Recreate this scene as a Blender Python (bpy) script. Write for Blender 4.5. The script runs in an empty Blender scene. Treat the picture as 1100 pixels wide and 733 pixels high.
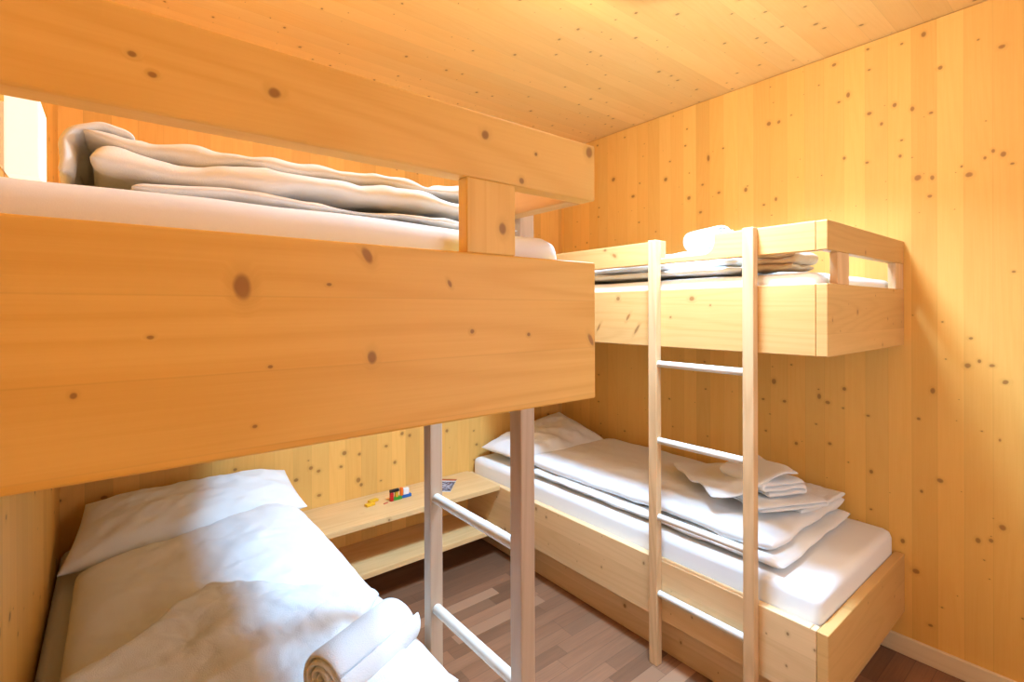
import bpy, bmesh, math, random
from mathutils import Vector, Matrix, noise
random.seed(7)
SC = bpy.context.scene
COL = SC.collection

# ---------------------------------------------------------------- dimensions
RW = 2.81            # room width, right wall at x=0, left wall at x=-RW
RH = 2.671           # ceiling
YF = -3.45           # front wall (behind the camera)
BW = 0.858           # bunk width
Z_B1, Z_B2 = 1.322, 1.560      # upper boards
Z_R1, Z_R2 = 1.668, 1.765      # guard rail
LOW1, LOW2 = 0.180, 0.429      # lower boards
TB = 0.035

# ---------------------------------------------------------------- object helpers
def link(name, me, mat=None, parent=None, smooth=False):
    o = bpy.data.objects.new(name, me)
    COL.objects.link(o)
    if mat: me.materials.append(mat)
    if parent:
        o.parent = parent
    if smooth:
        for p in me.polygons: p.use_smooth = True
    return o

def empty(name, loc, label, cat, group=None):
    o = bpy.data.objects.new(name, None)
    COL.objects.link(o)
    o.location = loc
    o.empty_display_size = 0.1
    return tag(o, label, cat, group)

def tag(o, label, cat, group=None):
    o['label'] = label; o['category'] = cat
    if group: o['group'] = group
    return o

def structure(o):
    o['kind'] = 'structure'
    return o

def local(o, parent):
    """vertices were written in room coordinates: shift them to the parent's base"""
    o.data.transform(Matrix.Translation(-Vector(parent.location)))
    return o

def bm_box(bm, x0, x1, y0, y1, z0, z1):
    x0, x1 = min(x0, x1), max(x0, x1); y0, y1 = min(y0, y1), max(y0, y1)
    vs = [bm.verts.new((x, y, z)) for x in (x0, x1) for y in (y0, y1) for z in (z0, z1)]
    for f in ((0,1,3,2),(4,6,7,5),(0,4,5,1),(2,3,7,6),(0,2,6,4),(1,5,7,3)):
        bm.faces.new([vs[i] for i in f])

def bm_prism(bm, pts, axis, a0, a1):
    """closed outline of (p,q) extruded along axis; p,q are the other two axes in order"""
    def mk(p, q, a):
        return {'x': (a, p, q), 'y': (p, a, q), 'z': (p, q, a)}[axis]
    A = [bm.verts.new(mk(p, q, a0)) for p, q in pts]
    B = [bm.verts.new(mk(p, q, a1)) for p, q in pts]
    n = len(pts)
    bm.faces.new(A); bm.faces.new(list(reversed(B)))
    for i in range(n):
        bm.faces.new([A[i], B[i], B[(i+1) % n], A[(i+1) % n]])

def finish(bm, name, mat, parent=None, bevel=0.0, seg=2, smooth=False):
    bmesh.ops.recalc_face_normals(bm, faces=bm.faces[:])
    if bevel > 0:
        es = [e for e in bm.edges if len(e.link_faces) == 2 and e.calc_face_angle(0) > 0.5]
        bmesh.ops.bevel(bm, geom=es, offset=bevel, segments=seg, affect='EDGES', profile=0.5)
    me = bpy.data.meshes.new(name)
    bm.to_mesh(me); bm.free()
    o = link(name, me, mat, parent, smooth)
    if parent: local(o, parent)
    return o

def box(name, x0, x1, y0, y1, z0, z1, mat, parent=None, bevel=0.0025):
    bm = bmesh.new(); bm_box(bm, x0, x1, y0, y1, z0, z1)
    return finish(bm, name, mat, parent, bevel)

def rod(name, p0, p1, r, mat, parent=None, n=20):
    bm = bmesh.new()
    p0, p1 = Vector(p0), Vector(p1)
    d = (p1 - p0).normalized()
    a = d.orthogonal().normalized(); b = d.cross(a)
    rings = []
    L = (p1 - p0).length
    for t, s in ((0, 0.85), (0.002, 1.0), (L - 0.002, 1.0), (L, 0.85)):
        rings.append([bm.verts.new(p0 + d*t + (a*math.cos(2*math.pi*i/n) + b*math.sin(2*math.pi*i/n))*r*s) for i in range(n)])
    for k in range(3):
        for i in range(n):
            bm.faces.new([rings[k][i], rings[k][(i+1) % n], rings[k+1][(i+1) % n], rings[k+1][i]])
    bm.faces.new(rings[0]); bm.faces.new(rings[-1])
    o = finish(bm, name, mat, parent)
    for p in o.data.polygons: p.use_smooth = len(p.vertices) == 4
    return o

# ---------------------------------------------------------------- soft things
def nz(x, y, z=0.0):
    return noise.noise(Vector((x, y, z)))
def fbm(x, y, z=0.0, o=4):
    return noise.fractal(Vector((x, y, z)), 1.0, 2.0, o)
def ridge(x, y, z=0.0):
    return 1.0 - min(1.0, abs(nz(x, y, z))*2.6)
def wrinkle(x, y, seed, s, dx=0.8, dy=0.45):
    """drawn creases: warped ridged noise at three sizes, 0..1"""
    wx = x + 0.10*nz(x*2.3 + seed, y*2.3, seed); wy = y + 0.10*nz(x*2.3, y*2.3 + 7, seed)
    a = wx*dx + wy*dy; b = -wx*dy + wy*dx
    r1 = ridge(a*s*1.6, b*s*0.7, seed)**2
    r2 = ridge(a*s*1.2 + 4, b*s*3.1, seed + 3)**3
    r3 = ridge(wx*s*4.5, wy*s*3.2 + 2, seed + 5)**3
    return 0.5*r1 + 0.35*r2 + 0.22*r3
def sstep(a, b, x):
    t = max(0.0, min(1.0, (x - a)/(b - a))); return t*t*(3 - 2*t)

def cushion(bm, S, T, nu, nv, low=1.0):
    """closed soft body: centre surface S(u,v), half thickness T(u,v)"""
    h = 1e-3
    def pt(u, v):
        return Vector(S(u, v))
    top = {}; bot = {}
    for i in range(nu + 1):
        for j in range(nv + 1):
            u, v = i/nu, j/nv
            c = pt(u, v)
            du = pt(min(1, u + h), v) - pt(max(0, u - h), v)
            dv = pt(u, min(1, v + h)) - pt(u, max(0, v - h))
            n = du.cross(dv)
            n = n.normalized() if n.length > 1e-12 else Vector((0, 0, 1))
            t = T(u, v)
            border = i in (0, nu) or j in (0, nv)
            if border:
                w = bm.verts.new(c); top[i, j] = w; bot[i, j] = w
            else:
                top[i, j] = bm.verts.new(c + n*t)
                bot[i, j] = bm.verts.new(c - n*t*low)
    for i in range(nu):
        for j in range(nv):
            for d, rev in ((top, False), (bot, True)):
                q = [d[i, j], d[i+1, j], d[i+1, j+1], d[i, j+1]]
                if rev: q.reverse()
                try: bm.faces.new(q)
                except ValueError: pass

def rim(u, v, p=0.5, pu=8.0, pv=8.0):
    a = max(0.0, 1 - abs(2*u - 1)**pu); b = max(0.0, 1 - abs(2*v - 1)**pv)
    return (a*b)**p

def soft(bm, name, mat, parent=None, sub=1):
    bmesh.ops.recalc_face_normals(bm, faces=bm.faces[:])
    me = bpy.data.meshes.new(name); bm.to_mesh(me); bm.free()
    o = link(name, me, mat, parent, True)
    if parent: local(o, parent)
    if sub:
        m = o.modifiers.new('smooth', 'SUBSURF'); m.levels = sub; m.render_levels = sub
    return o

def rounded_slab(bm, x0, x1, y0, y1, z0, z1, r, nx=24, ny=40, fn=None):
    """box with well rounded edges (mattress): superellipse section; fn moves each vertex"""
    cx, cy, cz = (x0+x1)/2, (y0+y1)/2, (z0+z1)/2
    tmp = bmesh.new()
    bm_box(tmp, x0, x1, y0, y1, z0, z1)
    bmesh.ops.bevel(tmp, geom=tmp.edges[:], offset=r, segments=5, affect='EDGES', profile=0.5)
    me = bpy.data.meshes.new('tmp'); tmp.to_mesh(me); tmp.free()
    bm.from_mesh(me); bpy.data.meshes.remove(me)
    if ny:
        for axis, lo, hi, n in ((1, y0 + r, y1 - r, ny), (0, x0 + r, x1 - r, nx)):
            for k in range(1, n):
                co = [0, 0, 0]; co[axis] = lo + (hi - lo)*k/n
                no = [0, 0, 0]; no[axis] = 1
                bmesh.ops.bisect_plane(bm, geom=bm.verts[:] + bm.edges[:] + bm.faces[:], plane_co=co, plane_no=no)
    if fn:
        for v in bm.verts: v.co += Vector(fn(v.co))

# ---------------------------------------------------------------- materials
def nodes(name):
    m = bpy.data.materials.new(name); m.use_nodes = True
    nt = m.node_tree; nt.nodes.clear()
    out = nt.nodes.new('ShaderNodeOutputMaterial')
    b = nt.nodes.new('ShaderNodeBsdfPrincipled')
    nt.links.new(b.outputs[0], out.inputs[0])
    return m, nt, b

class G:
    """tiny node-graph writer"""
    def __init__(s, nt): s.nt = nt
    def n(s, t, **k):
        x = s.nt.nodes.new(t)
        for a, v in k.items(): setattr(x, a, v)
        return x
    def put(s, sock, v):
        if isinstance(v, bpy.types.NodeSocket): s.nt.links.new(v, sock)
        else: sock.default_value = v
    def m(s, op, a, b=0.0, c=None, clamp=False):
        x = s.n('ShaderNodeMath', operation=op); x.use_clamp = clamp
        s.put(x.inputs[0], a); s.put(x.inputs[1], b)
        if c is not None: s.put(x.inputs[2], c)
        return x.outputs[0]
    def vec(s, a, b, c):
        x = s.n('ShaderNodeCombineXYZ')
        for i, v in enumerate((a, b, c)): s.put(x.inputs[i], v)
        return x.outputs[0]
    def mix(s, f, a, b, mode='MIX'):
        x = s.n('ShaderNodeMix', data_type='RGBA', blend_type=mode)
        s.put(x.inputs[0], f); s.put(x.inputs[6], a); s.put(x.inputs[7], b)
        return x.outputs[2]
    def noise(s, v, scale=1.0, detail=3.0, rough=0.5, dims='3D'):
        x = s.n('ShaderNodeTexNoise', noise_dimensions=dims)
        s.put(x.inputs['Vector'], v); x.inputs['Scale'].default_value = scale
        x.inputs['Detail'].default_value = detail; x.inputs['Roughness'].default_value = rough
        return x.outputs['Fac']
    def range(s, v, a, b, c=0.0, d=1.0, smooth=True):
        x = s.n('ShaderNodeMapRange'); x.interpolation_type = 'SMOOTHSTEP' if smooth else 'LINEAR'
        s.put(x.inputs[0], v)
        for i, k in enumerate((a, b, c, d)): s.put(x.inputs[i+1], k)
        return x.outputs[0]
    def white(s, v):
        x = s.n('ShaderNodeTexWhiteNoise', noise_dimensions='1D'); s.put(x.inputs['W'], v)
        return x.outputs['Value']

def c4(c): return (c[0], c[1], c[2], 1.0)

def wood(name, grain, lam, width, light, dark, knot=(0.24, 0.09, 0.022), cell=0.11, rmax=0.010, prob=0.5,
         tone=0.16, rings=0.5, seed=0.0, knots=(), rough=0.5, flat=False, spec=0.35, seam=0.25):
    """spruce: grain = axis the fibres run along, lam = axis across which the lamellas repeat"""
    m, nt, bs = nodes(name); g = G(nt)
    pos = g.n('ShaderNodeNewGeometry').outputs['Position']
    sep = g.n('ShaderNodeSeparateXYZ'); nt.links.new(pos, sep.inputs[0])
    ax = dict(zip('xyz', sep.outputs))
    oth = [a for a in 'xyz' if a not in (grain, lam)][0]
    gg, ll, oo = ax[grain], ax[lam], ax[oth]
    lw = g.m('ADD', g.m('DIVIDE', ll, width), 50.37 + seed)
    idx = g.m('FLOOR', lw); fr = g.m('FRACT', lw)
    rnd = g.white(g.m('ADD', idx, seed*3.1)); rnd2 = g.white(g.m('ADD', idx, 77.7 + seed))
    off = g.m('MULTIPLY', rnd, 37.0)
    oz = g.m('MULTIPLY', oo, 0.0 if flat else 1.0)
    # knots
    gk = g.m('ADD', gg, off)
    v = g.n('ShaderNodeTexVoronoi', voronoi_dimensions='2D' if flat else '3D', feature='F1')
    warp = g.m('MULTIPLY', g.m('SUBTRACT', g.noise(pos, 40.0, 1.0), 0.5), 0.006)
    if flat:
        nt.links.new(g.vec(g.m('ADD', gg, g.m('ADD', warp, seed)), g.m('MULTIPLY', ll, 0.75), 0.0), v.inputs['Vector'])
    else:
        nt.links.new(g.vec(g.m('ADD', gg, g.m('ADD', warp, seed)), ll, oz), v.inputs['Vector'])
    v.inputs['Scale'].default_value = 1.0/cell
    d = g.m('MULTIPLY', v.outputs['Distance'], cell)
    cs = g.n('ShaderNodeSeparateColor'); nt.links.new(v.outputs['Color'], cs.inputs[0])
    on = g.m('LESS_THAN', cs.outputs[0], prob)
    big = g.m('POWER', cs.outputs[1], 2.2)
    rad = g.m('MULTIPLY', on, g.m('ADD', rmax*0.22, g.m('MULTIPLY', big, rmax)))
    dn = g.m('DIVIDE', d, g.m('ADD', rad, 1e-5))
    k = g.range(dn, 1.25, 0.65)
    halo = g.range(dn, 3.2, 1.0)
    # knots placed by hand: (grain coord, lam coord, radius along grain, radius across, tilt)
    for kg, kl, ra, rb, tilt in knots:
        a = g.m('SUBTRACT', g.m('ADD', gg, warp), kg); b = g.m('SUBTRACT', ll, kl)
        ct, st = math.cos(tilt), math.sin(tilt)
        if tilt == 0:
            p = g.m('MULTIPLY', a, 1/ra); q = g.m('MULTIPLY', b, 1/rb)
        else:
            p = g.m('ADD', g.m('MULTIPLY', a, ct/ra), g.m('MULTIPLY', b, st/ra))
            q = g.m('ADD', g.m('MULTIPLY', a, -st/rb), g.m('MULTIPLY', b, ct/rb))
        e = g.m('SQRT', g.m('ADD', g.m('MULTIPLY', p, p), g.m('MULTIPLY', q, q)))
        k = g.m('MAXIMUM', k, g.range(e, 1.2, 0.6))
        halo = g.m('MAXIMUM', halo, g.range(e, 2.6, 1.0))
    bend = g.m('MULTIPLY', halo, 0.012)
    lb = g.m('ADD', ll, bend)
    # growth rings (long contour lines) and fine fibres
    n1 = g.noise(g.vec(g.m('MULTIPLY', gk, 0.55), g.m('MULTIPLY', lb, 5.5), g.m('MULTIPLY', oz, 5.5)), 1.0, 1.5, 0.45)
    ring = g.m('ADD', g.m('MULTIPLY', g.m('SINE', g.m('MULTIPLY', n1, 95.0)), 0.5), 0.5)
    ring = g.m('POWER', ring, 2.0)
    fib = g.noise(g.vec(g.m('MULTIPLY', gk, 5.0), g.m('MULTIPLY', lb, 210.0), g.m('MULTIPLY', oz, 210.0)), 1.0, 3.0, 0.6)
    big_n = g.noise(g.vec(g.m('MULTIPLY', gk, 0.9), g.m('MULTIPLY', lb, 3.0), g.m('MULTIPLY', oz, 3.0)), 1.0, 2.0)
    f = g.m('ADD', g.m('MULTIPLY', ring, 0.42*rings), g.m('MULTIPLY', g.m('SUBTRACT', fib, 0.4), 0.55))
    f = g.m('ADD', f, g.m('MULTIPLY', g.m('SUBTRACT', big_n, 0.45), 0.7))
    f = g.m('ADD', f, g.m('MULTIPLY', rnd, 0.30), clamp=True)
    col = g.mix(f, c4(light), c4(dark))
    tn = g.m('ADD', 1.0 - tone/2, g.m('MULTIPLY', rnd2, tone))
    hsv = g.n('ShaderNodeHueSaturation'); nt.links.new(col, hsv.inputs['Color']); nt.links.new(tn, hsv.inputs['Value'])
    col = hsv.outputs[0]
    # thin seam between lamellas
    edge = g.m('MINIMUM', fr, g.m('SUBTRACT', 1.0, fr))
    sm = g.m('MULTIPLY', g.range(g.m('MULTIPLY', edge, width), 0.0014, 0.0002), seam)
    col = g.mix(sm, col, c4([x*0.55 for x in dark]))
    col = g.mix(g.m('MULTIPLY', halo, 0.28), col, c4([x*0.8 for x in dark]))
    col = g.mix(g.m('MULTIPLY', k, 0.72), col, c4(knot))
    nt.links.new(col, bs.inputs['Base Color'])
    bs.inputs['Roughness'].default_value = rough
    bs.inputs['Specular IOR Level'].default_value = spec
    bp = g.n('ShaderNodeBump'); bp.inputs['Strength'].default_value = 0.10; bp.inputs['Distance'].default_value = 0.002
    nt.links.new(fib, bp.inputs['Height']); nt.links.new(bp.outputs[0], bs.inputs['Normal'])
    return m

def fabric(name, col, scale=900.0, bump=0.08, rough=0.85, sheen=0.15, dist=0.001, crease=0.0):
    m, nt, bs = nodes(name); g = G(nt)
    pos = g.n('ShaderNodeNewGeometry').outputs['Position']
    a = g.noise(pos, scale, 2.0)
    b = g.noise(pos, 9.0, 4.0)
    colr = g.mix(g.m('MULTIPLY', g.m('SUBTRACT', b, 0.35), 0.25, clamp=True), c4(col), c4([x*0.93 for x in col]))
    nt.links.new(colr, bs.inputs['Base Color'])
    bs.inputs['Roughness'].default_value = rough
    bs.inputs['Sheen Weight'].default_value = sheen
    bs.inputs['Specular IOR Level'].default_value = 0.2
    h = a
    if crease:
        h = g.m('ADD', g.m('MULTIPLY', a, 0.3), g.m('MULTIPLY', g.noise(pos, 14.0, 5.0, 0.6), crease))
    bp = g.n('ShaderNodeBump'); bp.inputs['Strength'].default_value = bump; bp.inputs['Distance'].default_value = dist
    nt.links.new(h, bp.inputs['Height']); nt.links.new(bp.outputs[0], bs.inputs['Normal'])
    return m

def plain(name, col, rough=0.5, spec=0.4, metal=0.0, var=0.06):
    m, nt, bs = nodes(name); g = G(nt)
    pos = g.n('ShaderNodeNewGeometry').outputs['Position']
    a = g.noise(pos, 60.0, 3.0)
    nt.links.new(g.mix(a, c4([x*(1-var) for x in col]), c4([min(1, x*(1+var)) for x in col])), bs.inputs['Base Color'])
    bs.inputs['Roughness'].default_value = rough
    bs.inputs['Specular IOR Level'].default_value = spec
    bs.inputs['Metallic'].default_value = metal
    return m

def parquet(name):
    m, nt, bs = nodes(name); g = G(nt)
    pos = g.n('ShaderNodeNewGeometry').outputs['Position']
    sep = g.n('ShaderNodeSeparateXYZ'); nt.links.new(pos, sep.inputs[0])
    x, y = sep.outputs[0], sep.outputs[1]
    W = 0.068
    ry = g.m('ADD', g.m('DIVIDE', y, W), 100.2)
    row = g.m('FLOOR', ry); fy = g.m('FRACT', ry)
    r0 = g.white(row)
    rx = g.m('ADD', g.m('DIVIDE', x, 0.52), g.m('ADD', g.m('MULTIPLY', r0, 7.0), 40.0))
    cell = g.m('FLOOR', rx); fx = g.m('FRACT', rx)
    r1 = g.white(g.m('ADD', g.m('MULTIPLY', row, 13.37), g.m('MULTIPLY', cell, 3.71)))
    r2 = g.white(g.m('ADD', g.m('MULTIPLY', row, 5.13), g.m('MULTIPLY', cell, 9.17)))
    gx = g.m('ADD', x, g.m('MULTIPLY', r1, 31.0))
    fib = g.noise(g.vec(g.m('MULTIPLY', gx, 6.0), g.m('MULTIPLY', y, 160.0), 0.0), 1.0, 4.0, 0.6)
    n1 = g.noise(g.vec(g.m('MULTIPLY', gx, 1.6), g.m('MULTIPLY', y, 22.0), 0.0), 1.0, 3.0, 0.55)
    f = g.m('ADD', g.m('MULTIPLY', fib, 0.75), g.m('MULTIPLY', n1, 0.65))
    f = g.m('SUBTRACT', f, 0.35, clamp=True)
    col = g.mix(f, (0.29, 0.132, 0.066, 1), (0.12, 0.05, 0.023, 1))
    col = g.mix(g.range(r1, 0.72, 0.98), col, (0.35, 0.175, 0.092, 1))
    hsv = g.n('ShaderNodeHueSaturation'); nt.links.new(col, hsv.inputs['Color'])
    nt.links.new(g.m('ADD', 0.74, g.m('MULTIPLY', r2, 0.42)), hsv.inputs['Value'])
    hsv.inputs['Saturation'].default_value = 0.98
    col = hsv.outputs[0]
    ey = g.m('MULTIPLY', g.m('MINIMUM', fy, g.m('SUBTRACT', 1.0, fy)), W)
    ex = g.m('MULTIPLY', g.m('MINIMUM', fx, g.m('SUBTRACT', 1.0, fx)), 0.52)
    gap = g.range(g.m('MINIMUM', ex, ey), 0.0013, 0.0004)
    col = g.mix(g.m('MULTIPLY', gap, 0.6), col, (0.05, 0.022, 0.01, 1))
    nt.links.new(col, bs.inputs['Base Color'])
    bs.inputs['Roughness'].default_value = 0.36
    bs.inputs['Specular IOR Level'].default_value = 0.45
    bp = g.n('ShaderNodeBump'); bp.inputs['Strength'].default_value = 0.15; bp.inputs['Distance'].default_value = 0.001
    nt.links.new(g.m('SUBTRACT', fib, gap), bp.inputs['Height']); nt.links.new(bp.outputs[0], bs.inputs['Normal'])
    return m

LT, DK = (0.86, 0.505, 0.13), (0.75, 0.37, 0.068)
LT2, DK2 = (0.72, 0.425, 0.16), (0.59, 0.295, 0.08)
K = lambda g_, l_, ra, rb, t=0.0: (g_, l_, ra, rb, t)

WALL_K = [(2.028,-2.127,0.0121,0.0124,0), (2.018,-2.174,0.0107,0.0074,0), (2.006,-2.287,0.0103,0.0118,0), (2.359,-2.048,0.0100,0.0081,0), (2.323,-2.109,0.0110,0.0077,0), (2.622,-2.147,0.0108,0.0085,0), (2.462,-2.200,0.0082,0.0081,0), (2.084,-2.356,0.0078,0.0056,0), (2.064,-2.384,0.0099,0.0086,0), (2.061,-2.333,0.0067,0.0049,0), (2.462,-1.874,0.0133,0.0080,0), (2.292,-2.001,0.0076,0.0063,0), (2.274,-0.906,0.0124,0.0122,0), (2.337,-1.186,0.0180,0.0087,0), (2.132,-1.063,0.0119,0.0112,0), (2.117,-1.399,0.0123,0.0093,0), (2.434,-1.520,0.0119,0.0115,0), (2.429,-1.569,0.0088,0.0084,0), (2.358,-0.499,0.0136,0.0148,0), (2.215,-0.661,0.0094,0.0137,0), (2.175,-1.858,0.0080,0.0069,0), (2.133,-2.067,0.0074,0.0060,0), (2.351,-1.956,0.0077,0.0097,0), (2.044,-2.265,0.0057,0.0043,0), (2.039,-1.554,0.0103,0.0070,0), (1.251,-2.282,0.0103,0.0102,0), (1.272,-2.316,0.0068,0.0058,0), (1.257,-2.352,0.0067,0.0088,0), (1.196,-2.388,0.0066,0.0085,0), (1.138,-2.174,0.0131,0.0083,0), (1.058,-1.751,0.0139,0.0087,0), (1.034,-1.787,0.0082,0.0109,0), (1.107,-1.856,0.0094,0.0081,0), (1.107,-1.542,0.0148,0.0113,0), (0.772,-2.197,0.0095,0.0108,0), (0.840,-1.796,0.0068,0.0084,0), (0.811,-1.648,0.0086,0.0080,0), (0.712,-2.137,0.0073,0.0057,0), (0.642,-2.380,0.0110,0.0102,0), (0.568,-2.311,0.0102,0.0083,0), (0.581,-2.348,0.0089,0.0072,0), (0.368,-2.118,0.0110,0.0125,0), (0.480,-2.073,0.0112,0.0080,0), (0.749,-1.960,0.0090,0.0076,0), (1.015,-2.128,0.0061,0.0067,0), (0.974,-2.373,0.0055,0.0039,0)]
M_wall_r = wood('spruce_wall_vertical', 'z', 'y', 0.083, LT, DK, cell=0.085, rmax=0.006, prob=0.42, tone=0.13, rings=0.25, seed=3, flat=True, knots=WALL_K, rough=0.55)
BACK_K = [K(.606,-1.91,.010,.012), K(.653,-1.836,.010,.011), K(.699,-1.659,.012,.013), K(.535,-1.581,.014,.013), K(.505,-1.565,.010,.010), K(.678,-1.575,.009,.009), K(.751,-1.316,.011,.011), K(.732,-1.267,.010,.010), K(.59,-1.363,.010,.010), K(.72,-1.01,.011,.011)]
M_wall_b = wood('spruce_back_wall', 'z', 'x', 0.090, (0.84, 0.475, 0.125), (0.70, 0.33, 0.065), cell=0.095, rmax=0.009, prob=0.42, tone=0.20, rings=0.3, seed=11, flat=True, knots=BACK_K, rough=0.55)
M_wall_l = wood('spruce_left_wall', 'z', 'y', 0.090, LT, DK, cell=0.11, rmax=0.012, prob=0.5, tone=0.15, rings=0.3, seed=17, flat=True, rough=0.55)
M_ceil = wood('spruce_ceiling', 'x', 'y', 0.092, (0.88, 0.565, 0.20), (0.78, 0.44, 0.115), cell=0.082, rmax=0.0065, prob=0.45, tone=0.14, rings=0.25, seed=23, flat=True, rough=0.55)
END_K = [K(-2.530,1.503,.0085,.0145,.12), K(-2.393,1.545,.006,.011,.5), K(-2.387,1.419,.0055,.0085), K(-2.609,1.452,.003,.002),
         K(-2.665,1.402,.003,.003), K(-2.504,1.416,.003,.002), K(-2.237,1.447,.0035,.0035), K(-2.131,1.439,.0035,.003),
         K(-2.439,1.508,.003,.002), K(-1.988,1.425,.005,.012,.5), K(-2.275,1.514,.003,.006,.6), K(-2.519,1.353,.003,.002)]
M_end_l = wood('spruce_end_board', 'x', 'z', 0.081, (0.85, 0.52, 0.13), (0.72, 0.375, 0.062), cell=0.3, prob=0.0, rmax=0.004, tone=0.09, rings=0.85, seed=2.2, knots=END_K, seam=0.12)
RAIL_K = [K(-2.622,1.72,.004,.003), K(-2.607,1.705,.004,.003), K(-2.498,1.717,.007,.006), K(-2.214,1.733,.007,.007),
          K(-2.115,1.724,.003,.003), K(-2.144,1.677,.005,.005), K(-1.991,1.751,.008,.010)]
M_rail_l = wood('spruce_rail_long_grain', 'x', 'z', 0.21, (0.87, 0.55, 0.15), (0.74, 0.40, 0.075), cell=0.3, prob=0.0, rmax=0.004, tone=0.05, rings=0.7, seed=5, knots=RAIL_K, seam=0.0)
M_post_l = wood('spruce_short_post', 'z', 'x', 0.3, (0.87, 0.55, 0.15), (0.74, 0.40, 0.075), cell=0.3, prob=0.0, tone=0.0, rings=0.8, seed=8, knots=[K(1.599,-2.181,.010,.007)], seam=0.0)
SIDE_K = [K(-1.235,1.527,.011,.009), K(-1.292,1.444,.019,.006,-1.0), K(-1.337,1.391,.026,.006,-1.0), K(-1.119,1.394,.022,.005,-1.0),
          K(-1.602,1.520,.012,.010), K(-1.68,1.493,.005,.004), K(-1.215,1.723,.014,.008,.6), K(-1.160,1.753,.009,.006), K(-1.505,1.446,.005,.005), K(-1.82,1.47,.006,.005)]
M_side = wood('spruce_board_along', 'y', 'z', 0.12, LT2, DK2, cell=0.16, rmax=0.010, prob=0.45, tone=0.07, rings=0.5, seed=4, knots=SIDE_K, seam=0.12)
M_endr = wood('spruce_board_across', 'x', 'z', 0.12, (0.66, 0.39, 0.14), (0.52, 0.275, 0.08), cell=0.085, rmax=0.006, prob=0.40, tone=0.08, rings=0.5, seed=9, flat=True, seam=0.12)
M_post = wood('spruce_upright', 'z', 'x', 0.4, (0.74, 0.48, 0.25), (0.56, 0.32, 0.14), cell=0.10, rmax=0.008, prob=0.4, tone=0.0, rings=0.9, seed=6, seam=0.0)
M_post_d = wood('spruce_upright_greyer', 'z', 'x', 0.4, (0.60, 0.46, 0.34), (0.45, 0.32, 0.22), cell=0.12, rmax=0.010, prob=0.4, tone=0.0, rings=0.8, seed=13, seam=0.0)  # greyer and duller than the other ladder's posts
M_rung = wood('pale_beech_rung', 'y', 'z', 0.4, (0.74, 0.68, 0.60), (0.64, 0.55, 0.45), prob=0.0, tone=0.0, rings=0.25, seed=3, seam=0.0, rough=0.38)
M_low = wood('spruce_knotty_low_board', 'y', 'z', 0.125, (0.80, 0.55, 0.29), (0.64, 0.40, 0.18), cell=0.075, rmax=0.006, prob=0.40, tone=0.06, rings=0.45, seed=31, flat=True, seam=0.12)
M_shelf = wood('spruce_shelf', 'x', 'y', 0.12, (0.80, 0.525, 0.24), (0.66, 0.375, 0.14), cell=0.11, rmax=0.008, prob=0.5, tone=0.06, rings=0.7, seed=37, seam=0.1)
M_base = wood('pale_spruce_baseboard', 'y', 'z', 0.4, (0.84, 0.66, 0.42), (0.72, 0.52, 0.28), prob=0.0, tone=0.0, rings=0.5, seed=41, seam=0.0)
M_floor = parquet('oak_strip_parquet')
M_sheet = fabric('white_cotton_sheet', (0.86, 0.85, 0.84), bump=0.12, crease=1.0, dist=0.003)
M_duvet = fabric('white_cotton_duvet', (0.87, 0.865, 0.86), bump=0.30, crease=1.0, dist=0.007)
M_pillow = fabric('white_cotton_pillowcase', (0.86, 0.85, 0.83), bump=0.28, crease=1.0, dist=0.006)
M_towel = fabric('white_terry_towel', (0.87, 0.87, 0.87), scale=420.0, bump=0.6, sheen=0.4, dist=0.003)
M_beige = fabric('beige_cotton', (0.60, 0.41, 0.235), bump=0.15, crease=1.0, dist=0.003)
M_white = plain('white_lacquer', (0.85, 0.84, 0.82), 0.4)
M_iron = plain('added_window_white_paint', (0.8, 0.8, 0.8), 0.4)

def lamp_mat(name, col, strength):
    m, nt, bs = nodes(name)
    bs.inputs['Base Color'].default_value = (0.42, 0.41, 0.40, 1)
    bs.inputs['Emission Color'].default_value = c4(col)
    bs.inputs['Emission Strength'].default_value = strength
    bs.inputs['Roughness'].default_value = 0.5
    return m
M_lamp = lamp_mat('lit_opal_shade', (1.0, 0.86, 0.74), 0.70)
M_globe = lamp_mat('added_opal_globe', (1.0, 0.95, 0.86), 105.0)  # glow of the added pendant

M_panel = lamp_mat('added_lamp_diffuser', (0.38, 0.70, 1.0), 2.0)  # face of the added ceiling lamp

def glass(name):
    m = bpy.data.materials.new(name); m.use_nodes = True
    nt = m.node_tree; nt.nodes.clear()
    o = nt.nodes.new('ShaderNodeOutputMaterial'); mx = nt.nodes.new('ShaderNodeMixShader')
    t = nt.nodes.new('ShaderNodeBsdfTransparent'); gl = nt.nodes.new('ShaderNodeBsdfGlossy')
    gl.inputs['Roughness'].default_value = 0.02
    mx.inputs[0].default_value = 0.06
    nt.links.new(t.outputs[0], mx.inputs[1]); nt.links.new(gl.outputs[0], mx.inputs[2]); nt.links.new(mx.outputs[0], o.inputs[0])
    return m

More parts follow.
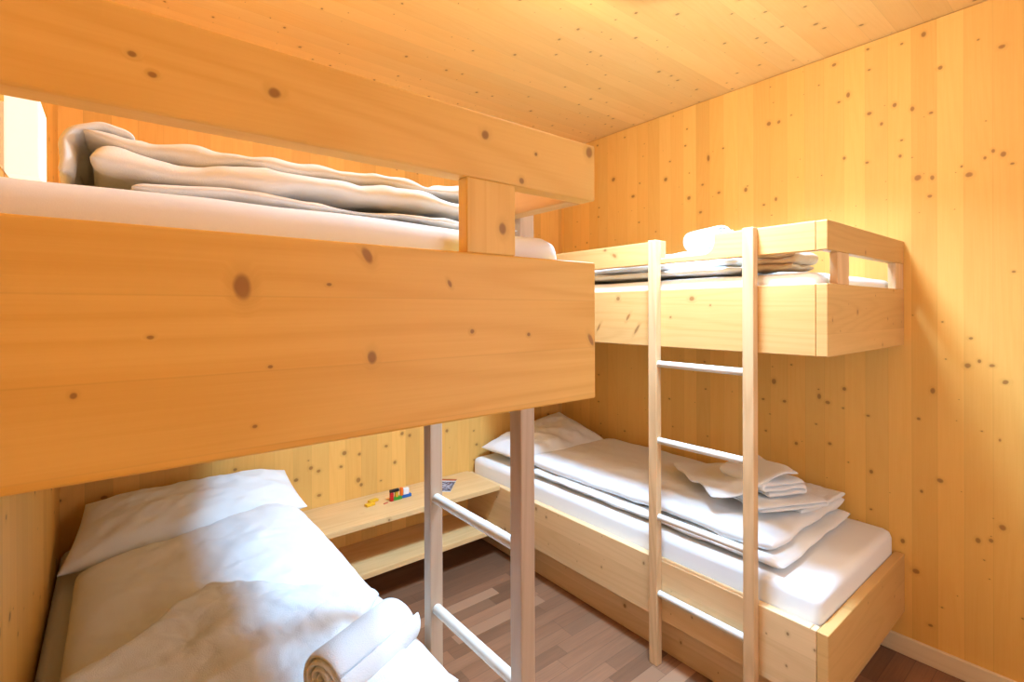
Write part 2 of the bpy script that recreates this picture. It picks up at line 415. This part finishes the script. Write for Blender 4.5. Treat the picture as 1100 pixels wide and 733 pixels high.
# ---------------------------------------------------------------- room shell
WT = 0.12
structure(box('floor', -RW-WT, WT, YF-WT, WT, -0.10, 0.0, M_floor, bevel=0))
structure(box('ceiling', -RW-WT, WT, YF-WT, WT, RH, RH+0.1, M_ceil, bevel=0))
structure(box('wall_right', 0.0, WT, YF-WT, WT, 0.0, RH-0.003, M_wall_r, bevel=0))
structure(box('wall_left', -RW-WT, -RW, YF-WT, WT, 0.0, RH, M_wall_l, bevel=0))
structure(box('wall_back', -RW, 0.0, 0.0, WT, 0.0, RH, M_wall_b, bevel=0))
WX0, WX1, WZ0, WZ1 = -1.85, -0.55, 0.75, 2.15  # opening of the added window
bm = bmesh.new()
bm_box(bm, -RW, WX0, YF-WT, YF, 0, RH); bm_box(bm, WX1, 0, YF-WT, YF, 0, RH)
bm_box(bm, WX0, WX1, YF-WT, YF, 0, WZ0); bm_box(bm, WX0, WX1, YF-WT, YF, WZ1, RH)
structure(finish(bm, 'wall_front', M_wall_b))
bm = bmesh.new()
for a in ((WX0, WX0+.06, WZ0, WZ1), (WX1-.06, WX1, WZ0, WZ1), (WX0+.06, WX1-.06, WZ0, WZ0+.06), (WX0+.06, WX1-.06, WZ1-.06, WZ1), (-1.23, -1.17, WZ0+.06, WZ1-.06)):
    bm_box(bm, a[0], a[1], YF-.09, YF-.03, a[2], a[3])
win = structure(finish(bm, 'added_window_1', M_iron))  # window added behind the camera to bring light in, never in view
gp = box('added_window_pane', WX0+.06, WX1-.06, YF-.065, YF-.060, WZ0+.06, WZ1-.06, glass('added_window_glass'), bevel=0)
gp.parent = win
structure(box('baseboard_right', -0.016, 0.0, YF, -1.95, 0.0, 0.078, M_base, bevel=0.003))

# ---------------------------------------------------------------- bunks
def rail_outline(y0, y1, notch):
    """side view of the guard rail (y,z), with the lowered stretch between the ladder posts"""
    n0, n1, zf = notch
    pts = [(y0, Z_R1), (y1, Z_R1), (y1, Z_R2), (n1, Z_R2), (n1, zf)]
    pts += [(n0 + 0.045, zf)]
    for k in range(1, 5):
        a = k/5*math.pi/2
        pts.append((n0 + 0.045*(1 - math.sin(a)), zf + 0.045*(1 - math.cos(a))))
    pts += [(n0, zf + 0.045), (n0, Z_R2), (y0, Z_R2)]
    return pts

def upper_bunk(side, yend, label):
    """side=+1: on the right wall, side=-1: on the left wall"""
    X = (lambda d: -d) if side > 0 else (lambda d: -RW + d)      # d = distance from the wall
    W = BW if side > 0 else RW - 1.976
    root = empty('upper_bunk', (X(W/2), yend/2, Z_B1), label, 'bunk bed', 'upper bunks')
    ms, me_, mr, mp = (M_side, M_endr, M_endr, M_endr) if side > 0 else (M_side, M_end_l, M_rail_l, M_post_l)
    yb = yend + TB
    box('end_board', X(0.001), X(W), yend, yb - 0.0005, Z_B1, Z_B2, me_, root, 0.003)
    box('side_board', X(W - TB), X(W), yb, -0.001, Z_B1, Z_B2, ms, root, 0.003)
    bm = bmesh.new(); bm_box(bm, X(0.002), X(W-TB), yb, -0.002, Z_B1 + 0.02, Z_B1 + 0.045)
    finish(bm, 'bed_base', M_low, root)
    box('end_rail', X(0.001), X(W), yend, yb - 0.0005, Z_R1, Z_R2, mr, root, 0.003)
    bm = bmesh.new()
    bm_prism(bm, rail_outline(yb, -0.002, (-1.695, -1.462, 1.690)), 'x', X(W - TB), X(W))
    finish(bm, 'guard_rail', ms, root, 0.0025)
    if side > 0:
        box('rail_post', -0.765, -0.657, yend + 0.002, yend + 0.026, Z_B2, Z_R1, M_post, root, 0.002)
        box('rail_post', -0.112, -0.003, yend + 0.002, yend + 0.030, Z_B2, Z_R1, M_post, root, 0.002)
    else:
        box('rail_post', -2.245, -2.156, yend + 0.001, yend + 0.024, Z_B2, Z_R1, M_post_l, root, 0.002)
    # post at the back wall carrying the side rail
    box('rail_post', X(W - TB + 0.002), X(W - 0.004), -0.09, -0.003, Z_B2, Z_R1, ms, root, 0.002)
    return root

YR, YL = -2.080, -2.096
upper_bunk(+1, YR, 'spruce upper bunk on the right wall, above the bed with the folded duvet')
upper_bunk(-1, YL, 'spruce upper bunk close in front at left, its wide knotty end board facing the camera')

def ladder(side, ys, zr, label, mpost):
    if side > 0: xa, xb = -0.893, -BW - 0.0005
    else: xa, xb = -1.9755, -1.937
    root = empty('bunk_ladder', ((xa+xb)/2, (ys[0][0]+ys[1][1])/2, 0), label, 'ladder', 'bunk ladders')
    for y0, y1 in ys:
        box('post', xa, xb, y0, y1, 0.0, Z_R2 + 0.001, mpost, root, 0.003)
    for z in zr:
        rod('rung', ((xa+xb)/2, ys[0][1]-0.002, z), ((xa+xb)/2, ys[1][0]+0.002, z), 0.0135, M_rung, root)
    return root
ladder(+1, ((-1.860, -1.820), (-1.461, -1.421)), (1.252, 0.934, 0.616, 0.298), 'pale spruce ladder with four round rungs standing against the right bunk', M_post)
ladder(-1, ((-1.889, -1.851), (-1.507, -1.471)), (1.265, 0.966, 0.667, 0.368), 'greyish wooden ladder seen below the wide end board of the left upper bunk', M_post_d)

def lower_bed(side, yend, label):
    X = (lambda d: -d) if side > 0 else (lambda d: -RW + d)
    W = BW if side > 0 else RW - 1.976
    root = empty('bed_frame', (X(W/2), yend/2, 0), label, 'bed', 'low bed frames')
    yb = yend + TB
    box('end_board', X(0.002), X(W), yend, yb - 0.0005, LOW1, LOW2, M_endr, root, 0.003)
    box('side_board', X(W - TB), X(W), yb, -0.001, LOW1, LOW2, M_low, root, 0.003)
    bm = bmesh.new(); bm_box(bm, X(0.002), X(W-TB), yb, -0.002, 0.24, 0.26)
    finish(bm, 'bed_base', M_low, root)
    bm = bmesh.new()
    bm_box(bm, X(W - 0.069 - 0.02), X(W - 0.069), yend + 0.08, -0.001, 0.0, 0.24)
    bm_box(bm, X(0.03), X(W - 0.09), yend + 0.08, yend + 0.10, 0.0, 0.24)
    finish(bm, 'plinth', M_low, root, 0.002)
    return root
lower_bed(+1, YR, 'knotty spruce low bed frame along the right wall, behind the pale ladder')
lower_bed(-1, YL, 'spruce bed frame at left, almost hidden under the nearest white duvet')

# ---------------------------------------------------------------- mattresses
def mattress(x0, x1, y0, y1, z0, z1, label, seed):
    def fn(p):
        top = sstep(z0 + 0.5*(z1-z0), z1, p.z)
        return (0, 0, top*(0.004*fbm(p.x*4, p.y*4, seed) - 0.003))
    bm = bmesh.new()
    rounded_slab(bm, x0, x1, y0, y1, z0, z1, 0.035, 10, 24, fn)
    o = soft(bm, 'mattress', M_sheet, None, 0)
    c = Vector(((x0+x1)/2, (y0+y1)/2, z0))
    o.data.transform(Matrix.Translation(-c)); o.location = c
    tag(o, label, 'mattress', 'mattresses')
    return o
XL = -RW
mattress(-0.820, -0.004, -2.043, -0.004, 0.262, 0.527, 'white sheeted mattress in the low bed on the right, its foot corner bare', 1)
mattress(XL+0.004, -2.024, -2.058, -0.004, 0.262, 0.527, 'sheeted mattress in the nearest low bed, only its edge by the left wall showing', 2)
mattress(-0.820, -0.004, -2.042, -0.004, 1.370, 1.606, 'white mattress in the upper bunk on the right wall', 3)
mattress(XL+0.004, -2.013, -2.058, -0.004, 1.370, 1.608, 'white mattress in the upper left bunk, above the nearest wide board', 4)

# ---------------------------------------------------------------- bedding
def place(o, label, cat, group=None):
    """origin to the base centre of the thing, then tag"""
    vs = o.data.vertices
    mn = Vector((min(v.co[i] for v in vs) for i in range(3))); mx = Vector((max(v.co[i] for v in vs) for i in range(3)))
    c = Vector(((mn.x+mx.x)/2, (mn.y+mx.y)/2, mn.z))
    o.data.transform(Matrix.Translation(-c)); o.location = c
    return tag(o, label, cat, group)

def pillow(corners, thick, label, seed, sag=0.0):
    """corners: (foot-left, foot-right, head-right, head-left) in room coordinates"""
    A, B, C, D = [Vector(c) for c in corners]
    def S(u, v):
        # pinch the sides a little so the corners stick out as ears
        pu = 0.016*(1 - (2*v-1)**2)*(2*u-1)*abs(2*u-1)**3
        pv = 0.014*(1 - (2*u-1)**2)*(2*v-1)*abs(2*v-1)**3
        uu, vv = u - pu, v - pv
        p = A.lerp(B, uu).lerp(D.lerp(C, uu), vv)
        bow = 4*u*(1-u)*sag
        return (p.x, p.y, p.z - bow)
    def T(u, v):
        r = max(0.0, (1 - abs(2*u-1)**3.2))**0.62*max(0.0, (1 - abs(2*v-1)**2.8))**0.62
        edge = min(u, 1-u, v, 1-v)
        w = 0.010*fbm(u*3.2 + seed, v*3.0, seed) + 0.020*wrinkle(u*0.85, v*0.45, seed, 4.5, 0.5, 0.85)*sstep(0.02, 0.15, edge)
        rays = 0.006*math.sin(26*u + 3*math.sin(5*v))*sstep(0.35, 0.08, v)*sstep(0, 0.05, v)
        return max(0.003, thick*r + (w + rays)*min(1, r*2.2))
    bm = bmesh.new()
    cushion(bm, S, T, 44, 32, 0.8)
    return place(soft(bm, 'pillow', M_pillow), label, 'pillow', 'pillows')

pillow(((-2.800, -0.435, 0.585), (-1.945, -0.345, 0.585), (-1.975, -0.060, 0.690), (-2.735, -0.060, 0.705)), 0.078,
       'cream white pillow leaning on the back wall in the nearest low bed at left', 3)
pillow(((-0.80, -0.47, 0.600), (-0.10, -0.52, 0.612), (-0.10, -0.07, 0.735), (-0.79, -0.045, 0.585)), 0.064,
       'white pillow on the low bed on the right, in the corner beyond the shelf', 9)

# --- left low bed: big puffed duvet, hanging over the aisle edge
def duvet_left():
    bm = bmesh.new()
    x0 = -2.745
    def S(u, v):
        s = u*0.865                        # arc length across
        flat, r = 0.70, 0.045
        y0 = -0.345 - 0.085*(1-u)**2 - 0.02*math.sin(u*7)
        y = y0 + (-1.95 - y0)*v
        zt = 0.606 + 0.014*fbm(u*2.2, v*3.2, 5) + 0.022*math.exp(-((u-0.62)/0.25)**2)*math.exp(-(v/0.25)**2)
        if s < flat:
            x = x0 + s
            z = zt - 0.030*math.exp(-s/0.05)
        else:
            a = (s - flat)/r
            if a < math.pi/2:
                x = x0 + flat + r*math.sin(a); z = zt - r*(1 - math.cos(a))
            else:
                x = x0 + flat + r; z = zt - r - (s - flat - r*math.pi/2)
        z -= 0.03*math.exp(-v/0.03)
        return (x, y, z)
    def T(u, v):
        e = rim(u, v, 0.5, 10, 26)
        cr = 0.016*wrinkle(u*0.85, v*1.6, 2.0, 3.2)
        fl = 1.0 - 0.62*sstep(0.66, 0.86, u)
        return max(0.004, e*fl*(0.036 + 0.010*fbm(u*3, v*5, 8) + cr))
    cushion(bm, S, T, 60, 96, 0.85)
    return place(soft(bm, 'duvet', M_duvet), 'large white duvet spread over the nearest low bed at left', 'duvet', 'duvets')
duvet_left()

def folded(name, mat, cx, cy, z0, lx, ly, layers, th, rot, label, cat, seed=0, fold='x', wav=0.004, group=None, shrink=0.0, parent=None):
    """cloth folded back and forth: each layer a soft slab, joined by rounded folds (one strip)"""
    path = []                      # (a, z) centre line of the strip, a along the fold axis
    half = (lx if fold == 'x' else ly)/2
    r = th/2
    d = 1
    for k in range(layers):
        z = z0 + r + k*th
        hk = half - shrink*k - 0.006*((k*37 + seed) % 3)
        n = 14
        for i in range(n + 1):
            a = (-hk + 2*hk*i/n)*d
            path.append((a, z))
        if k < layers - 1:
            for i in range(1, 6):
                t = -math.pi/2 + math.pi*i/6
                path.append((d*(hk + r*math.cos(t)), z + r + r*math.sin(t)))
        d = -d
    nP = len(path) - 1
    w = (ly if fold == 'x' else lx)
    cr, sr = math.cos(rot), math.sin(rot)
    def S(u, v):
        f = u*nP; i = min(nP - 1, int(f)); t = f - i
        a = path[i][0]*(1-t) + path[i+1][0]*t
        z = path[i][1]*(1-t) + path[i+1][1]*t
        b = (v - 0.5)*w*(1 + 0.015*math.sin(f*0.9 + seed))
        lx_, ly_ = (a, b) if fold == 'x' else (-b, a)
        z += wav*fbm(lx_*7 + seed, ly_*7, seed)*1.2
        ly_ += 0.006*nz(f*0.35, seed, v*2) ; lx_ += 0.006*nz(v*4, seed, f*0.2)
        return (cx + lx_*cr - ly_*sr, cy + lx_*sr + ly_*cr, z)
    def T(u, v):
        e = min(1.0, (min(u, 1-u)*nP/1.2))**0.5*min(1.0, min(v, 1-v)*14)**0.5
        return max(0.0015, (th/2*0.93)*e + wav*0.25*ridge(u*nP*0.22, v*4, seed)*e)
    bm = bmesh.new()
    cushion(bm, S, T, max(24, nP), 26)
    o = soft(bm, name, mat, parent)
    if parent: return o
    return place(o, label, cat, group)

def roll(name, mat, p, length, ang, r, th, label, cat, squash=1.0, seed=0, group=None):
    """rolled towel: spiral strip, axis at angle ang in plan, lying at p (base centre)"""
    turns = (r - 0.006)/th
    c, s = math.cos(ang), math.sin(ang)
    def S(u, v):
        a = u*turns*2*math.pi
        rr = 0.006 + th*a/(2*math.pi)
        q = -rr*math.cos(a - turns*2*math.pi + 0.6)      # sideways
        h = rr*math.sin(a - turns*2*math.pi + 0.6)*squash
        l = (v - 0.5)*length*(1 + 0.03*math.sin(a*0.7 + seed)) + 0.004*nz(a*0.5, v*3, seed)
        rr2 = 1 + 0.03*fbm(v*3 + seed, a*0.4, seed)
        q *= rr2; h *= rr2
        return (p[0] + l*c - q*s, p[1] + l*s + q*c, p[2] + r*squash + h)
    def T(u, v):
        e = min(1.0, min(u, 1-u)*turns*6)**0.5*min(1.0, min(v, 1-v)*16)**0.5
        return max(0.001, th*0.47*e)
    bm = bmesh.new()
    cushion(bm, S, T, int(turns*26), 22)
    return place(soft(bm, name, mat), label, cat, group)

# towels on the left duvet
def spread_towel():
    o0 = Vector((-2.425, -0.995)); e1 = Vector((0.72, -0.70)).normalized()*0.52; e2 = Vector((-0.72, -0.70)).normalized()*0.46
    def S(u, v):
        p = o0 + e1*u + e2*v
        edge = 0.02*nz(u*4, v*4, 3)
        x = p.x + edge; y = p.y + 0.02*nz(u*4 + 9, v*4, 1)
        z = 0.676 + 0.012*fbm(x*5, y*5, 2) + 0.010*ridge(x*3.2 - y*2.2, y*4 + x*2, 7)**2
        return (x, y, z)
    def T(u, v):
        return max(0.002, 0.019*rim(u, v, 0.5, 22, 22) + 0.008*wrinkle(u*0.5, v*0.5, 3, 6)*rim(u, v, 0.5, 26, 26))
    bm = bmesh.new(); cushion(bm, S, T, 60, 54)
    return place(soft(bm, 'towel', M_towel), 'white terry towel spread flat on the nearest duvet, under the rolled towel', 'towel')
spread_towel()
folded('towel', M_towel, -2.222, -1.765, 0.664, 0.24, 0.19, 3, 0.021, 0.30, 'folded white towel at the edge of the nearest duvet, partly under the rolled towel', 'towel', 4)
roll('towel', M_towel, (-2.215, -1.640, 0.690), 0.24, 0.42, 0.062, 0.013, 'rolled white terry towel with a spiral end, lying on the nearest duvet', 'towel', 0.88, 2)

# --- right low bed: duvet folded in two layers
def duvet_right():
    bm = bmesh.new()
    def layer(x0, x1, y0, y1, z, th, seed, skew=0.0, endround=0.0):
        def S(u, v):
            x = x0 + (x1-x0)*u; y = y0 + (y1-y0)*v + skew*(1-u)
            x += 0.010*nz(y*5, seed, 1) ; y += 0.010*nz(x*7, seed, 2)
            zz = z + 0.008*fbm(x*5, y*4, seed)
            return (x, y, zz)
        def T(u, v):
            e = rim(u, v, 0.45, 26, 40)
            return max(0.003, e*(th/2 + 0.006*fbm(u*4 + seed, v*6, seed) + 0.011*wrinkle(x0 + (x1-x0)*u, y0 + (y1-y0)*v, seed, 4.0)))
        cushion(bm, S, T, 40, 72, 0.7)
    layer(-0.800, -0.045, -0.52, -1.905, 0.557, 0.030, 3, -0.02)
    layer(-0.770, -0.030, -0.47, -1.875, 0.603, 0.052, 6, 0.0)
    # turned-back end fold, thicker on the wall side
    layer(-0.42, -0.035, -1.62, -1.880, 0.634, 0.022, 9, 0.05)
    return place(soft(bm, 'duvet', M_duvet), 'white duvet folded in layers on the low bed on the right', 'duvet', 'duvets')
duvet_right()
folded('towel', M_towel, -0.43, -1.70, 0.657, 0.34, 0.30, 2, 0.017, -0.45, 'flat folded white towel under the thick towel on the right low bed', 'towel', 5)
folded('towel', M_towel, -0.40, -1.665, 0.696, 0.20, 0.29, 3, 0.022, -0.45, 'thick folded white towel with a round fold, topmost on the right low bed', 'towel', 8)
def draped_cloth():
    o0 = Vector((-0.35, -1.18)); e1 = Vector((0.26, -0.24)); e2 = Vector((-0.36, -0.42))
    def S(u, v):
        p = o0 + e1*u + e2*v
        wob = 0.018*math.sin(v*15)*(1-u)**2
        x = p.x - wob; y = p.y - wob*0.5
        hump = sstep(0.25, 0.9, u)
        z = 0.672 + 0.035*sstep(0.35, 0.85, v) + 0.095*hump*sstep(0.05, 0.35, v) + 0.008*fbm(x*8, y*8, 4)
        return (x, y, z)
    def T(u, v): return max(0.0015, 0.008*rim(u, v, 0.5, 24, 24))
    bm = bmesh.new(); cushion(bm, S, T, 36, 36)
    return place(soft(bm, 'towel', M_towel), 'thin white towel with wavy edge, beside the thick towel on the right bed', 'towel')
draped_cloth()

# --- upper right bunk bedding
def duvet_slab(bm, x0, x1, y0, y1, z, th, seed, crx=3.0, cry=3.0, amp=1.0, taper=None):
    def S(u, v):
        x = x0 + (x1-x0)*u; y = y0 + (y1-y0)*v
        x += 0.014*nz(y*6, seed, 1); y += 0.014*nz(x*6, seed, 2)
        return (x, y, z + amp*0.012*fbm(x*crx + seed, y*cry, seed))
    def T(u, v):
        e = rim(u, v, 0.45, 18, 26)
        k = taper(u, v) if taper else 1.0
        return max(0.003, e*k*(th/2 + amp*0.010*fbm(u*3 + seed, v*4, seed) + amp*0.014*wrinkle(x0 + (x1-x0)*u, y0 + (y1-y0)*v, seed, 5.0, 0.95, 0.3)))
    cushion(bm, S, T, 64, 72, 0.6)
bm = bmesh.new()
duvet_slab(bm, -0.80, -0.06, -0.35, -1.775, 1.636, 0.028, 2, amp=0.6)
duvet_slab(bm, -0.79, -0.05, -0.35, -1.76, 1.668, 0.034, 5, amp=0.8)
place(soft(bm, 'duvet', M_duvet), 'white duvet lying behind the guard rail of the right upper bunk', 'duvet', 'duvets')
folded('blanket', M_beige, -0.695, -1.870, 1.619, 0.20, 0.165, 3, 0.021, 0.0, 'beige folded blanket at the foot of the right upper bunk, behind the rail', 'blanket', 3, fold='y', wav=0.010)
roll('towel', M_towel, (-0.50, -1.46, 1.752), 0.24, 1.2, 0.052, 0.014, 'rolled white towel standing out above the rail of the right upper bunk', 'towel', 1.0, 5)
def hump_towel():
    bm = bmesh.new()
    def S(u, v):
        x = -0.62 + 0.30*u; y = -1.20 - 0.42*v
        z = 1.716 + 0.026*math.sin(math.pi*u)*sstep(0, 0.7, v) + 0.012*fbm(x*10, y*10, 3)
        return (x, y, z)
    def T(u, v): return max(0.002, 0.020*rim(u, v, 0.5, 10, 10))
    cushion(bm, S, T, 28, 28)
    place(soft(bm, 'towel', M_towel), 'crumpled white towel under the rolled one on the right upper bunk', 'towel')
hump_towel()

# --- upper left bunk duvet, rumpled and folded
def duvet_upper_left():
    bm = bmesh.new()
    def taper(u, v): return 1.1 - 0.2*u
    duvet_slab(bm, -2.625, -2.05, -1.990, -0.75, 1.621, 0.014, 4, 7, 6, 0.5, taper)
    duvet_slab(bm, -2.660, -2.06, -1.978, -0.75, 1.649, 0.034, 14, 6, 5, 1.0, taper)
    duvet_slab(bm, -2.672, -2.08, -1.950, -0.80, 1.680, 0.022, 27, 7, 6, 1.2, taper)
    # the bunched corner: a thick rolled fold turning up at the left end
    def S(u, v):
        a = -0.4 + 2.9*u
        y = -1.97 + 0.42*v
        r = 0.040 + 0.012*nz(v*5, 1, 1)
        x = -2.648 - 0.036*math.cos(a) + 0.02*v + 0.010*nz(y*9, a, 3)
        z = 1.655 + r*math.sin(a - 0.3)*1.05 + 0.006*nz(a*2, y*10, 5)
        return (x, y + 0.05*u, z)
    def T(u, v): return max(0.002, 0.007*rim(u, v, 0.5, 16, 24))
    cushion(bm, S, T, 26, 28)
    place(soft(bm, 'duvet', M_duvet), 'rumpled white duvet bunched up in the upper left bunk under the rail', 'duvet', 'duvets')
duvet_upper_left()

# ---------------------------------------------------------------- shelf with toys
SX0, SX1, SY, SZ = -1.974, -BW - 0.002, -0.349, 0.439
root = empty('wall_shelf', ((SX0+SX1)/2, SY/2, 0.16), 'knotty spruce shelf with two boards on the back wall between the low beds', 'shelf')
box('top_board', SX0, SX1, SY, -0.002, SZ - 0.028, SZ, M_shelf, root, 0.002)
box('lower_board', SX0, SX1, SY, -0.002, 0.164, 0.192, M_shelf, root, 0.002)
def block(x, y, z, sx, sy, sz, col, label, rot=0.0, name='toy_block', group='toy blocks on the shelf'):
    bm = bmesh.new(); bm_box(bm, -sx/2, sx/2, -sy/2, sy/2, 0, sz)
    o = finish(bm, name, plain(label.split()[0] + '_toy_paint', col, 0.35), None, 0.002)
    o.location = (x, y, z); o.rotation_euler = (0, 0, rot)
    return tag(o, label, 'toy', group)
RED, GRN, BLU, ORG, AMB, BLK, WHT, YEL = (0.50,0.01,0.012), (0.05,0.26,0.02), (0.01,0.10,0.36), (0.85,0.16,0.012), (0.62,0.32,0.02), (0.012,0.012,0.014), (0.78,0.77,0.75), (0.78,0.43,0.02)
tz = SZ
block(-1.462, -0.168, tz, 0.018, 0.018, 0.046, RED, 'red upright toy block at the left of the small pile on the shelf')
block(-1.4275, -0.166, tz, 0.050, 0.020, 0.017, GRN, 'green flat toy block at the bottom of the small pile on the shelf')
block(-1.373, -0.162, tz, 0.058, 0.020, 0.017, BLU, 'blue flat toy block at the right of the small pile on the shelf')
block(-1.4325, -0.164, tz + 0.017, 0.016, 0.016, 0.029, AMB, 'amber toy block standing in the middle of the small pile on the shelf')
block(-1.402, -0.164, tz + 0.017, 0.014, 0.018, 0.042, ORG, 'orange toy block standing on the green and blue ones')
block(-1.445, -0.166, tz + 0.046, 0.052, 0.018, 0.014, BLK, 'black toy block lying across the top of the small pile', 0.0)
block(-1.375, -0.162, tz + 0.017, 0.034, 0.016, 0.034, WHT, 'white toy block standing on the blue one')
block(-1.580, -0.155, tz, 0.050, 0.028, 0.013, YEL, 'yellow toy block lying loose on the shelf, left of the pair', 0.15)
block(-1.545, -0.115, tz, 0.055, 0.026, 0.013, YEL, 'yellow toy block lying loose on the shelf, right of the pair', 0.25)
block(-1.500, -0.180, tz, 0.030, 0.010, 0.004, (0.55, 0.10, 0.05), 'thin reddish toy piece lying beside the red block on the shelf', 0.3)

def magazine():
    r = empty('magazine', (-1.13, -0.13, SZ), 'magazine with a dark blue cover lying on the shelf behind the ladder', 'magazine')
    m, nt, bs = nodes('printed_cover'); g = G(nt)
    pos = g.n('ShaderNodeTexCoord').outputs['Object']
    sep = g.n('ShaderNodeSeparateXYZ'); nt.links.new(pos, sep.inputs[0])
    n = g.noise(pos, 55.0, 4.0, 0.7)
    col = g.mix(g.range(n, 0.45, 0.6), (0.03, 0.045, 0.11, 1), (0.35, 0.40, 0.50, 1))
    col = g.mix(g.m('GREATER_THAN', sep.outputs[1], 0.052), col, (0.72, 0.72, 0.74, 1))
    col = g.mix(g.m('GREATER_THAN', sep.outputs[1], 0.068), col, (0.42, 0.10, 0.05, 1))
    nt.links.new(col, bs.inputs['Base Color']); bs.inputs['Roughness'].default_value = 0.25
    R = Matrix.Rotation(-0.55, 4, 'Z')
    for nm, z0, z1, mt, q in (('pages', 0.0, 0.004, M_white, 0.0), ('cover', 0.004, 0.0055, m, 0.001)):
        b = bmesh.new(); bm_box(b, -0.075-q, 0.075+q, -0.10-q, 0.10+q, z0, z1)
        me = bpy.data.meshes.new(nm); bmesh.ops.recalc_face_normals(b, faces=b.faces[:]); b.to_mesh(me); b.free()
        o = link(nm, me, mt, r)
    r.rotation_euler = (0, 0, -0.75)
magazine()

# ---------------------------------------------------------------- lamps (pendant and ceiling lamp are added, unseen)
def wall_lamp(x0, x1, y0, y1, label):
    r = empty('wall_lamp', ((x0+x1)/2, (y0+y1)/2, 1.74), label, 'lamp')
    a, b = (x0, x0 + 0.008) if x0 < -1 else (x1 - 0.008, x1)
    c, d = (x0 + 0.008, x1) if x0 < -1 else (x0, x1 - 0.008)
    box('backplate', a, b, y0 + 0.01, y1 - 0.01, 1.76, 1.885, M_white, r, 0.001)
    box('lamp_shade', c, d, y0, y1, 1.745, 1.900, M_lamp, r, 0.004)
    return r
wall_lamp(-RW + 0.001, -RW + 0.060, -1.330, -1.210, 'lit white box lamp on the left wall above the upper left bunk')

LX, LY, LZ = -1.50, -1.86, 2.505  # pendant added out of view to light ceiling and upper walls
r = empty('added_pendant_lamp', (LX, LY, LZ), 'added round white globe lamp above the aisle, out of view, lighting the room', 'lamp')
bm = bmesh.new(); bmesh.ops.create_uvsphere(bm, u_segments=32, v_segments=20, radius=0.08, matrix=Matrix.Translation((LX, LY, LZ)))
finish(bm, 'added_lamp_globe', M_globe, r, smooth=True)
rod('cord', (LX, LY, LZ + 0.10), (LX, LY, RH - 0.03), 0.004, M_white, r)
bm = bmesh.new(); bmesh.ops.create_cone(bm, cap_ends=True, segments=32, radius1=0.05, radius2=0.055, depth=0.03, matrix=Matrix.Translation((LX, LY, RH - 0.0155)))
finish(bm, 'canopy', M_white, r)
bm = bmesh.new(); bmesh.ops.create_cone(bm, cap_ends=True, segments=32, radius1=0.03, radius2=0.02, depth=0.045, matrix=Matrix.Translation((LX, LY, LZ + 0.095)))
finish(bm, 'added_lamp_holder', M_white, r)

PX, PY = -1.21, -1.68  # ceiling lamp added above the frame to light beds, boards and floor
r = empty('added_ceiling_lamp', (PX, PY, RH - 0.045), 'added round flat ceiling lamp over the aisle, out of view, lighting the beds', 'lamp')
bm = bmesh.new(); bmesh.ops.create_cone(bm, cap_ends=True, segments=48, radius1=0.165, radius2=0.17, depth=0.036, matrix=Matrix.Translation((PX, PY, RH - 0.0185)))
finish(bm, 'housing', M_white, r, 0.004)
bm = bmesh.new(); bmesh.ops.create_cone(bm, cap_ends=True, segments=48, radius1=0.15, radius2=0.15, depth=0.004, matrix=Matrix.Translation((PX, PY, RH - 0.0390)))
finish(bm, 'diffuser', M_panel, r)

def area(name, loc, rot, sx, sy, power, col, spread=math.pi):
    l = bpy.data.lights.new(name, 'AREA'); l.shape = 'RECTANGLE'; l.size = sx; l.size_y = sy
    l.energy = power; l.color = col; l.spread = spread
    o = bpy.data.objects.new(name, l); COL.objects.link(o); o.location = loc; o.rotation_euler = rot
    return o
def point(name, loc, power, col, rad):
    l = bpy.data.lights.new(name, 'POINT'); l.energy = power; l.color = col; l.shadow_soft_size = rad
    o = bpy.data.objects.new(name, l); COL.objects.link(o); o.location = loc
    return o
area('added_window_daylight', ((WX0+WX1)/2, YF - 0.14, (WZ0+WZ1)/2), (math.radians(90), 0, 0), 1.3, 1.4, 15.0, (0.80, 0.87, 1.0))  # cool fill through the added window
l = area('added_ceiling_lamp_light', (PX, PY, RH - 0.046), (0, 0, 0), 0.3, 0.3, 55.0, (0.36, 0.66, 1.0), math.radians(125))  # cool downlight of the added ceiling lamp
l.data.shape = 'DISK'
point('bunk_lamp_light_left', (-RW + 0.22, -1.24, 1.83), 6.5, (1.0, 0.78, 0.50), 0.05)

w = bpy.data.worlds.new('sky'); SC.world = w; w.use_nodes = True
nt = w.node_tree; nt.nodes.clear()
out = nt.nodes.new('ShaderNodeOutputWorld'); bg = nt.nodes.new('ShaderNodeBackground')
bg.inputs[0].default_value = (0.75, 0.87, 1.0, 1); bg.inputs[1].default_value = 1.0
nt.links.new(bg.outputs[0], out.inputs[0])

# ---------------------------------------------------------------- camera (level, shifted lens)
cam = bpy.data.cameras.new('camera'); co = bpy.data.objects.new('camera', cam); COL.objects.link(co)
yaw, pitch, rl = -0.6761, -0.0014, -0.0033
fw = Vector((-math.sin(yaw)*math.cos(pitch), math.cos(yaw)*math.cos(pitch), math.sin(pitch)))
rt = Vector((math.cos(yaw), math.sin(yaw), 0)); up = rt.cross(fw)
r2 = rt*math.cos(rl) + up*math.sin(rl); u2 = up*math.cos(rl) - rt*math.sin(rl)
M = Matrix((r2, u2, -fw)).transposed().to_4x4(); M.translation = (-2.6364, -2.6846, 1.4772)
co.matrix_world = M
cam.sensor_width = 36.0; cam.lens = 532.64/1100*36.0
cam.shift_y = -32.5/1100; cam.clip_start = 0.02
SC.camera = co

vs = SC.view_settings
vs.view_transform = 'Standard'; vs.look = 'None'; vs.gamma = 1.0; vs.use_curve_mapping = False; vs.exposure = 0.3
